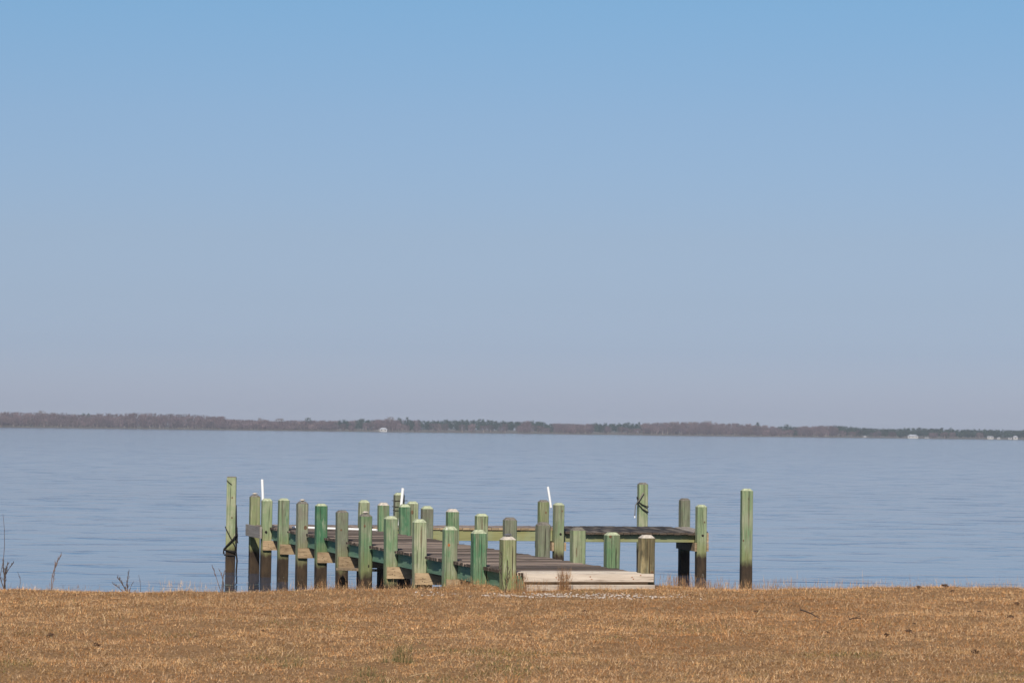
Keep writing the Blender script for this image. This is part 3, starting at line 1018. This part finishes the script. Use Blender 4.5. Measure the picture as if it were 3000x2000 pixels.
# ------------------------------------------------------------------ far houses
def house(name, x, y, w, zt, zb, label, roof, cat='house', gable=True, porch=False):
    r = link(name, None, loc=(x, y, zb))
    tag(r, label, cat)
    h = (zt - zb) * 0.9
    w *= 0.88
    eave = h * (0.55 if gable else 0.72)
    d = max(3.0, w * 0.7)
    MB().box(-w / 2, w / 2, -d / 2, d / 2, -0.6, eave, 0.02, axis='z').build('wall', M['wall_white'], r)
    o = 0.25
    m = MB()
    rw = w * 0.22 if gable else w * 0.40
    m.loft([[(-w / 2 - o, -d / 2 - o, eave + 0.004), (w / 2 + o, -d / 2 - o, eave + 0.004), (w / 2 + o, d / 2 + o, eave + 0.004), (-w / 2 - o, d / 2 + o, eave + 0.004)],
            [(-rw, -0.15, h), (rw, -0.15, h), (rw, 0.15, h), (-rw, 0.15, h)]])
    m.build('roof', M[roof], r)
    nw = max(1, int(w / 2.4))
    for i in range(nw):
        cx = (i + 0.5) / nw * w - w / 2
        a = min(0.5, w * 0.12)
        MB().box(cx - a, cx + a, -d / 2 - 0.05, -d / 2 - 0.004, eave * 0.35, eave * 0.8, 0.01, axis='x').build('window', M['pane'], r)
    if porch:
        for i in range(5):
            cx = -w * 0.5 - 0.6 - i * 0.9
            MB().box(cx - 0.10, cx + 0.10, -d / 2 - 0.2, -d / 2, -0.6, eave * (0.95 - 0.13 * i), 0.01, axis='z').build('porch_post', M['wall_white'], r)
    return r


house('far_house', -110.5, float(shore(-110.5)) - 0.5, 7.6, 3.9, 0.5, 'white house alone at the water among dark pines beyond the dock', 'roof_white', porch=True)
house('boat_shed', 312.5, float(shore(312.5)) - 0.5, 2.7, 1.9, 0.5, 'tiny white shed at the water left of the big far house', 'roof_white', 'shed')
house('far_house', 354.8, float(shore(354.8)) - 0.5, 10.4, 3.7, 0.5, 'biggest pale hip roofed house on the far right shore', 'roof_white')
house('boat_shed', 367.3, float(shore(367.3)) - 0.5, 4.2, 1.4, 0.5, 'low pale shed just right of the biggest far house', 'roof_grey', 'shed', False)
house('far_house', 423.8, float(shore(423.8)) - 0.5, 6.2, 3.2, 0.6, 'white house with a grey roof, leftmost of the far right row', 'roof_grey', gable=False)
house('boat_shed', 431.3, float(shore(431.3)) - 0.5, 3.2, 2.1, 0.6, 'small white shed next to the grey roofed far house', 'roof_white', 'shed')
house('boat_shed', 441.3, float(shore(441.3)) - 0.5, 3.6, 2.0, 0.6, 'low white shed left of the tall far house', 'roof_white', 'shed', False)
house('far_house', 446.2, float(shore(446.2)) - 0.5, 4.4, 3.8, 0.6, 'tall narrow white house in the far right row', 'roof_grey')
house('boat_shed', 457.7, float(shore(457.7)) - 0.5, 1.9, 2.2, 0.6, 'narrow white shed second from the right end of the far shore', 'roof_white', 'shed')
house('boat_shed', 462.6, float(shore(462.6)) - 0.5, 3.5, 2.2, 0.6, 'white shed with a pale roof at the right end of the far shore', 'roof_white', 'shed')


# ------------------------------------------------------------------ weeds on the bank
def weed(name, x, y, stems, label, col=(0.095, 0.075, 0.070), seed=0):
    rr = random.Random(seed)
    z0 = float(ground(x, y)) - 0.01
    m = MB()
    for dx, h, r, twigs in stems:
        bow = rr.uniform(-0.12, 0.12) * h
        pts = [(dx * t * t * 0.6 + dx * t * 0.4 + bow * math.sin(t * 3.14), rr.uniform(-.01, .01) + 0.05 * t, z0 + h * t) for t in (0, 0.2, 0.4, 0.6, 0.8, 1.0)]
        m.tube(pts, r, 4, r * 0.35)
        for i in range(twigs):
            t = rr.uniform(0.35, 0.98)
            k0 = int(t * 5)
            f = t * 5 - k0
            p = Vector(pts[k0]).lerp(Vector(pts[min(5, k0 + 1)]), f)
            L = h * rr.uniform(0.06, 0.16)
            a = rr.uniform(-0.55, 0.55) + math.copysign(0.2, dx if abs(dx) > .01 else rr.uniform(-1, 1))
            m.tube([p, p + Vector((math.sin(a) * L * 0.5, rr.uniform(-.3, .3) * L, math.cos(a) * L * 0.55)), p + Vector((math.sin(a) * L * 0.8, rr.uniform(-.4, .4) * L, math.cos(a) * L))], r * 0.7, 4, r * 0.3)
    o = m.build(name, plain(name + '_bark', col, 0.9, var=0.3, scale=30), None, (x, y, 0))
    tag(o, label, 'weed')


weed('dry_weed', -6.42, 41.40, [(-0.10, 0.35, 0.007, 16), (-0.04, 0.39, 0.008, 22), (0.03, 0.38, 0.008, 22), (0.10, 0.38, 0.007, 14), (0.0, 0.30, 0.008, 16)], 'bushy dark dry weed at the left edge of the bank', seed=1)
weed('stalk_weed', -6.50, 41.20, [(0.06, 0.97, 0.006, 0)], 'single tall bowed stem rising above the leftmost weed', seed=6)
weed('stalk_weed', -6.25, 41.42, [(-0.03, 0.24, 0.005, 5)], 'short dark stem just right of the leftmost weed', seed=2)
weed('dry_weed', -5.85, 41.55, [(0.11, 0.47, 0.007, 26), (0.035, 0.38, 0.006, 10)], 'pale reddish weed leaning right, second weed from the left', (0.20, 0.145, 0.125), 3)
weed('dry_weed', -4.90, 41.90, [(-0.01, 0.37, 0.008, 18), (-0.16, 0.29, 0.009, 24), (-0.22, 0.21, 0.006, 14), (0.04, 0.22, 0.006, 8)], 'forked dark weed leaning left, third weed from the left', seed=4)
weed('stalk_weed', -4.76, 41.95, [(-0.03, 0.31, 0.004, 2)], 'thin lone stem right of the forked weed', seed=5)
weed('dry_weed', -3.72, 42.05, [(-0.13, 0.36, 0.006, 12), (-0.05, 0.33, 0.006, 14), (0.03, 0.30, 0.007, 16), (0.0, 0.22, 0.007, 10)], 'wispy grey weed at the foot of the roped mooring pile', (0.15, 0.12, 0.115), 7)
weed('dry_weed', -0.055, 42.93, [(-0.04, 0.56, 0.006, 18), (0.03, 0.40, 0.006, 16), (0.06, 0.30, 0.005, 12)], 'dark seedy weed climbing the nearest left dock post', (0.075, 0.058, 0.045), 8)


def grass_clump(name, x, y, n, h, spread, cols, label, cat='grass clump', lean=0.22, wd=0.006, squash=0.6):
    px_ = x + rng.normal(0, spread, n)
    py_ = y + rng.normal(0, spread * squash, n)
    hh = h * rng.uniform(0.45, 1.1, n)
    az_ = rng.uniform(0, 2 * math.pi, n)
    le = np.abs(rng.normal(0, lean, n)) + 0.03
    a, b = blades(px_ - x, py_ - y, ground(px_, py_) - 0.01, hh, np.full(n, wd) * rng.uniform(.7, 1.3, n), le, az_, 0.6)
    c = pick(cols, [1] * len(cols), n)
    ra = np.linspace(0, 2 * math.pi, 13)                      # sunken fan, added to join the blades into one clump
    rx, ry = np.cos(ra) * spread * 2.9, np.sin(ra) * spread * 2.9 * squash
    gz = float(ground(x, y))
    mat_ = np.array([[(0, 0, gz + 0.004), (rx[i], ry[i], gz - 0.03), (rx[i + 1], ry[i + 1], gz - 0.03)] for i in range(12)])
    o = tri_mesh(name, np.concatenate([a, b, mat_]), np.concatenate([c, c, np.tile(np.array(cols[-1]) * 0.6, (12, 1))]), M['tint'])
    o.location = (x, y, 0)
    tag(o, label, cat)


DRY = [(0.46, 0.33, 0.18), (0.34, 0.22, 0.12), (0.22, 0.13, 0.07)]
BRN = [(0.28, 0.18, 0.10), (0.20, 0.12, 0.07), (0.38, 0.26, 0.14)]
GRN = [(0.10, 0.12, 0.055), (0.16, 0.16, 0.075), (0.34, 0.26, 0.14)]
grass_clump('grass_tuft', 0.13, 42.92, 130, 0.32, 0.06, BRN, 'brown tall grass at the right foot of the nearest left post')
grass_clump('grass_tuft', 0.34, 42.95, 110, 0.20, 0.10, DRY, 'short tawny grass before the left part of the end board')
grass_clump('grass_tuft', 0.73, 42.98, 150, 0.34, 0.05, BRN, 'tallest brown grass tuft standing before the middle of the end board')
grass_clump('grass_tuft', 1.25, 43.05, 50, 0.11, 0.14, DRY, 'low grass before the right part of the end board')
grass_clump('grass_tuft', -0.55, 44.6, 140, 0.11, 0.16, BRN, 'rust brown grass between the two nearest left posts')
grass_clump('grass_tuft', 2.34, 44.75, 200, 0.22, 0.15, BRN, 'dark brushy tuft just right of the tan post')
grass_clump('grass_tuft', 2.72, 44.5, 200, 0.24, 0.12, BRN, 'brown tuft at the foot of the shaded dock head post')
grass_clump('grass_tuft', 3.15, 44.65, 150, 0.20, 0.17, DRY, 'thin straw tuft between the dock head and the lone right pile')
grass_clump('grass_tuft', 3.62, 45.0, 200, 0.24, 0.19, DRY, 'tawny tuft at the foot of the lone right pile')
grass_clump('grass_tuft', 4.6, 45.3, 110, 0.17, 0.30, DRY, 'sparse straw tuft at the bank right of the lone pile')
grass_clump('grass_tuft', -2.4, 42.45, 150, 0.18, 0.30, DRY, 'straw tuft at the bank below the third left post')
grass_clump('grass_tuft', -4.2, 42.0, 110, 0.21, 0.28, [(0.6, 0.47, 0.28), (0.46, 0.33, 0.18)], 'pale wispy tuft at the bank left of the mooring pile')
grass_clump('grass_tuft', -5.6, 41.6, 50, 0.14, 0.12, BRN, 'small brown tuft between the two left weeds')
grass_clump('rush_tuft', -0.96, 29.2, 150, 0.20, 0.065, GRN, 'dark green rush tuft in the lawn below the dock', lean=0.35)
grass_clump('rush_tuft', -1.22, 28.2, 100, 0.13, 0.065, GRN, 'smaller green tuft left of and nearer than the rush tuft', lean=0.4)

grass_clump('rush_tuft', -1.95, 29.0, 120, 0.10, 0.09, GRN, 'low greenish tuft at the left of the two green rush tufts', lean=0.5)
grass_clump('rush_tuft', 2.15, 28.7, 90, 0.07, 0.12, GRN, 'faint low green tuft at the lower right of the lawn', lean=0.6)
# wispy longer grass along the lip of the bank
n = 11000
ex_ = rng.uniform(-9.5, 10, n)
keepm = rng.random(n) < 0.25 + 0.75 * (vnoise(ex_, ex_ * 0, 1.3, 21) > 0.5)
ex_ = ex_[keepm]
n = len(ex_)
ey_ = edge(ex_) - rng.uniform(0.02, 0.35, n)
c = pick(DRY + [(0.62, 0.48, 0.28)], [1, 1, 1, 1], n)
a, b = blades(ex_, ey_, ground(ex_, ey_) - 0.01, rng.gamma(3.2, 0.026, n), rng.uniform(0.003, 0.006, n), np.abs(rng.normal(0, 0.45, n)), rng.uniform(0, 6.28, n))
tag(tri_mesh('bank_grass', np.concatenate([a, b]), np.concatenate([c, c]), M['tint']), 'wispy longer grass along the lip of the bank', 'grass', kind='stuff')


# ------------------------------------------------------------------ litter on the lawn
def clod(name, x, y, s, label, mat='clod', cat='clump', flat=0.55, grp='dark clumps and cones lying on the lawn'):
    """a rough lump: leaves and roots, or the scales of a cone"""
    m = MB()
    s *= 0.8
    z0 = float(ground(x, y)) + 0.012
    for i in range(34):
        a = random.uniform(0, 6.28)
        b = math.acos(random.uniform(-0.3, 1))
        d = Vector((math.sin(b) * math.cos(a), math.sin(b) * math.sin(a), math.cos(b) * flat))
        p = d * s * random.uniform(0.30, 0.55)
        t = d.cross(Vector((random.uniform(-1, 1), random.uniform(-1, 1), 1))).normalized() * s * 0.16
        u = d.cross(t).normalized() * s * 0.13
        tip = p + d * s * 0.16
        q = [p + t, p + u, p - t, p - u]
        for j in range(4):
            m.poly([q[j], q[(j + 1) % 4], tip])
        m.poly(list(reversed(q)))
    o = m.build(name, M[mat], None, (x, y, z0 + s * 0.12))
    tag(o, label, cat, grp)


for x, y, s, lab in [
        (5.62, 44.51, .075, 'dark clump at the bank, left of the three along the right edge'),
        (5.97, 44.50, .11, 'largest dark clump at the bank along the right edge'),
        (6.00, 43.95, .07, 'dark clump just below the largest one at the right bank'),
        (5.19, 38.31, .06, 'small dark clump left of two level ones right of the stick'),
        (5.61, 38.75, .055, 'small dark clump right of two level ones right of the stick'),
        (5.85, 37.90, .08, 'dark clump nearest the right edge in mid lawn'),
        (6.41, 40.97, .08, 'dark clump close to the right edge below the bank'),
        (4.56, 36.56, .05, 'small grey clump above the broad dark one right of the stick'),
        (4.35, 35.28, .095, 'broad dark clump in the right lawn above the pine cones'),
        (2.97, 38.96, .06, 'dark clump among the pale straws right of the dock'),
        (3.42, 34.86, .065, 'dark flat clump below the end of the stick'),
        (0.89, 38.21, .07, 'dark clump in the lawn below the tan post'),
        (1.89, 36.26, .045, 'small dark clump right of and below the one under the tan post'),
        (0.22, 33.99, .045, 'small dark clump beside the crossed straws at the centre of the lawn'),
        (-3.16, 32.77, .065, 'dark clump in the left lawn, the nearer of two'),
        (-2.54, 33.67, .06, 'brown clump in the left lawn, the right one of two'),
        (-4.65, 33.02, .085, 'dark reddish clump at the far left of the lawn'),
        (-0.98, 43.75, .11, 'dark root lump on the bank beside the third nearest left post')]:
    clod('leaf_clump', x, y, s, lab)
clod('pine_cone', 3.96, 34.05, .075, 'rusty pine cone in the right lawn, the farther of two', 'cone', 'pine cone', 0.8, 'pine cones on the lawn')
clod('pine_cone', 4.55, 31.68, .085, 'round dark pine cone in the lower right lawn', 'cone', 'pine cone', 0.95, 'pine cones on the lawn')
clod('pine_cone', -3.94, 31.09, .085, 'rusty pine cone in the lower left lawn', 'cone', 'pine cone', 0.8, 'pine cones on the lawn')


def stalk(name, a, b, r, mat, label, cat, bow=0.03, twig=False):
    a, b = Vector(a), Vector(b)
    a.z += float(ground(a.x, a.y))
    b.z += float(ground(b.x, b.y))
    c = (a + b) / 2 + Vector((random.uniform(-.02, .02), 0, bow))
    m = MB()
    m.tube([a, a.lerp(c, 0.5) + Vector((0, 0, bow * 0.3)), c, c.lerp(b, 0.5), b], r, 5, r * 0.5)
    if twig:
        m.tube([a, a + Vector((-0.02, 0, 0.06))], r * 0.7, 4, r * 0.4)
        m.tube([c, c + Vector((0.05, -0.03, 0.025))], r * 0.7, 4, r * 0.3)
    tag(m.build(name, M[mat], None), label, cat)


stalk('fallen_stick', (3.38, 37.6, 0.085), (3.52, 36.75, 0.05), 0.010, 'stick', 'dark forked stick lying in the right lawn', 'stick', 0.01, True)
stalk('fallen_stick', (3.82, 36.40, 0.06), (3.96, 36.5, 0.065), 0.008, 'stick', 'short dark stick right of the forked one', 'stick', 0.01, True)
for i, (a, b, lab) in enumerate([
        ((2.64, 37.55, 0.05), (2.60, 37.58, 0.13), 'pale straw leaning left, left of two upright ones right of the dock'),
        ((2.86, 37.45, 0.05), (2.91, 37.50, 0.13), 'pale straw leaning right, right of two upright ones right of the dock'),
        ((2.40, 37.2, 0.06), (2.50, 37.3, 0.065), 'pale straw lying flat left of the two upright ones'),
        ((0.40, 33.2, 0.05), (0.50, 33.5, 0.15), 'pale straw leaning right at the centre of the lawn'),
        ((-0.25, 33.5, 0.09), (-0.40, 33.0, 0.06), 'pale straw leaning left at the centre of the lawn'),
        ((-0.83, 27.45, 0.06), (-0.56, 27.75, 0.06), 'long pale straw lying flat at the bottom edge below the dock'),
        ((-4.72, 34.4, 0.04), (-4.73, 34.45, 0.13), 'upright pale straw in the left lawn, left of two'),
        ((-4.27, 34.4, 0.04), (-4.31, 34.5, 0.14), 'upright pale straw in the left lawn, right of two'),
        ((4.15, 34.9, 0.06), (4.12, 34.4, 0.055), 'short pale straw beside the broad dark clump')]):
    stalk('straw', a, b, 0.0042, 'straw', lab, 'straw', 0.012)
# ------------------------------------------------------------------ haze
m = MB()
m.box(-1700, 2100, -60, 4200, -1.0, 19.0, 0.5)
hz = bpy.data.materials.new('haze')
hz.use_nodes = True
ht = hz.node_tree
ht.nodes.remove(ht.nodes['Principled BSDF'])
pv = ht.nodes.new('ShaderNodeVolumePrincipled')
pv.inputs['Color'].default_value = (0.86, 0.92, 1.0, 1)
pv.inputs['Density'].default_value = 0.00010
pv.inputs['Anisotropy'].default_value = 0.0
ht.links.new(pv.outputs[0], ht.nodes['Material Output'].inputs['Volume'])
ho = m.build('haze', hz)
tag(ho, 'thin blue haze in the air over the river', 'haze', kind='stuff')
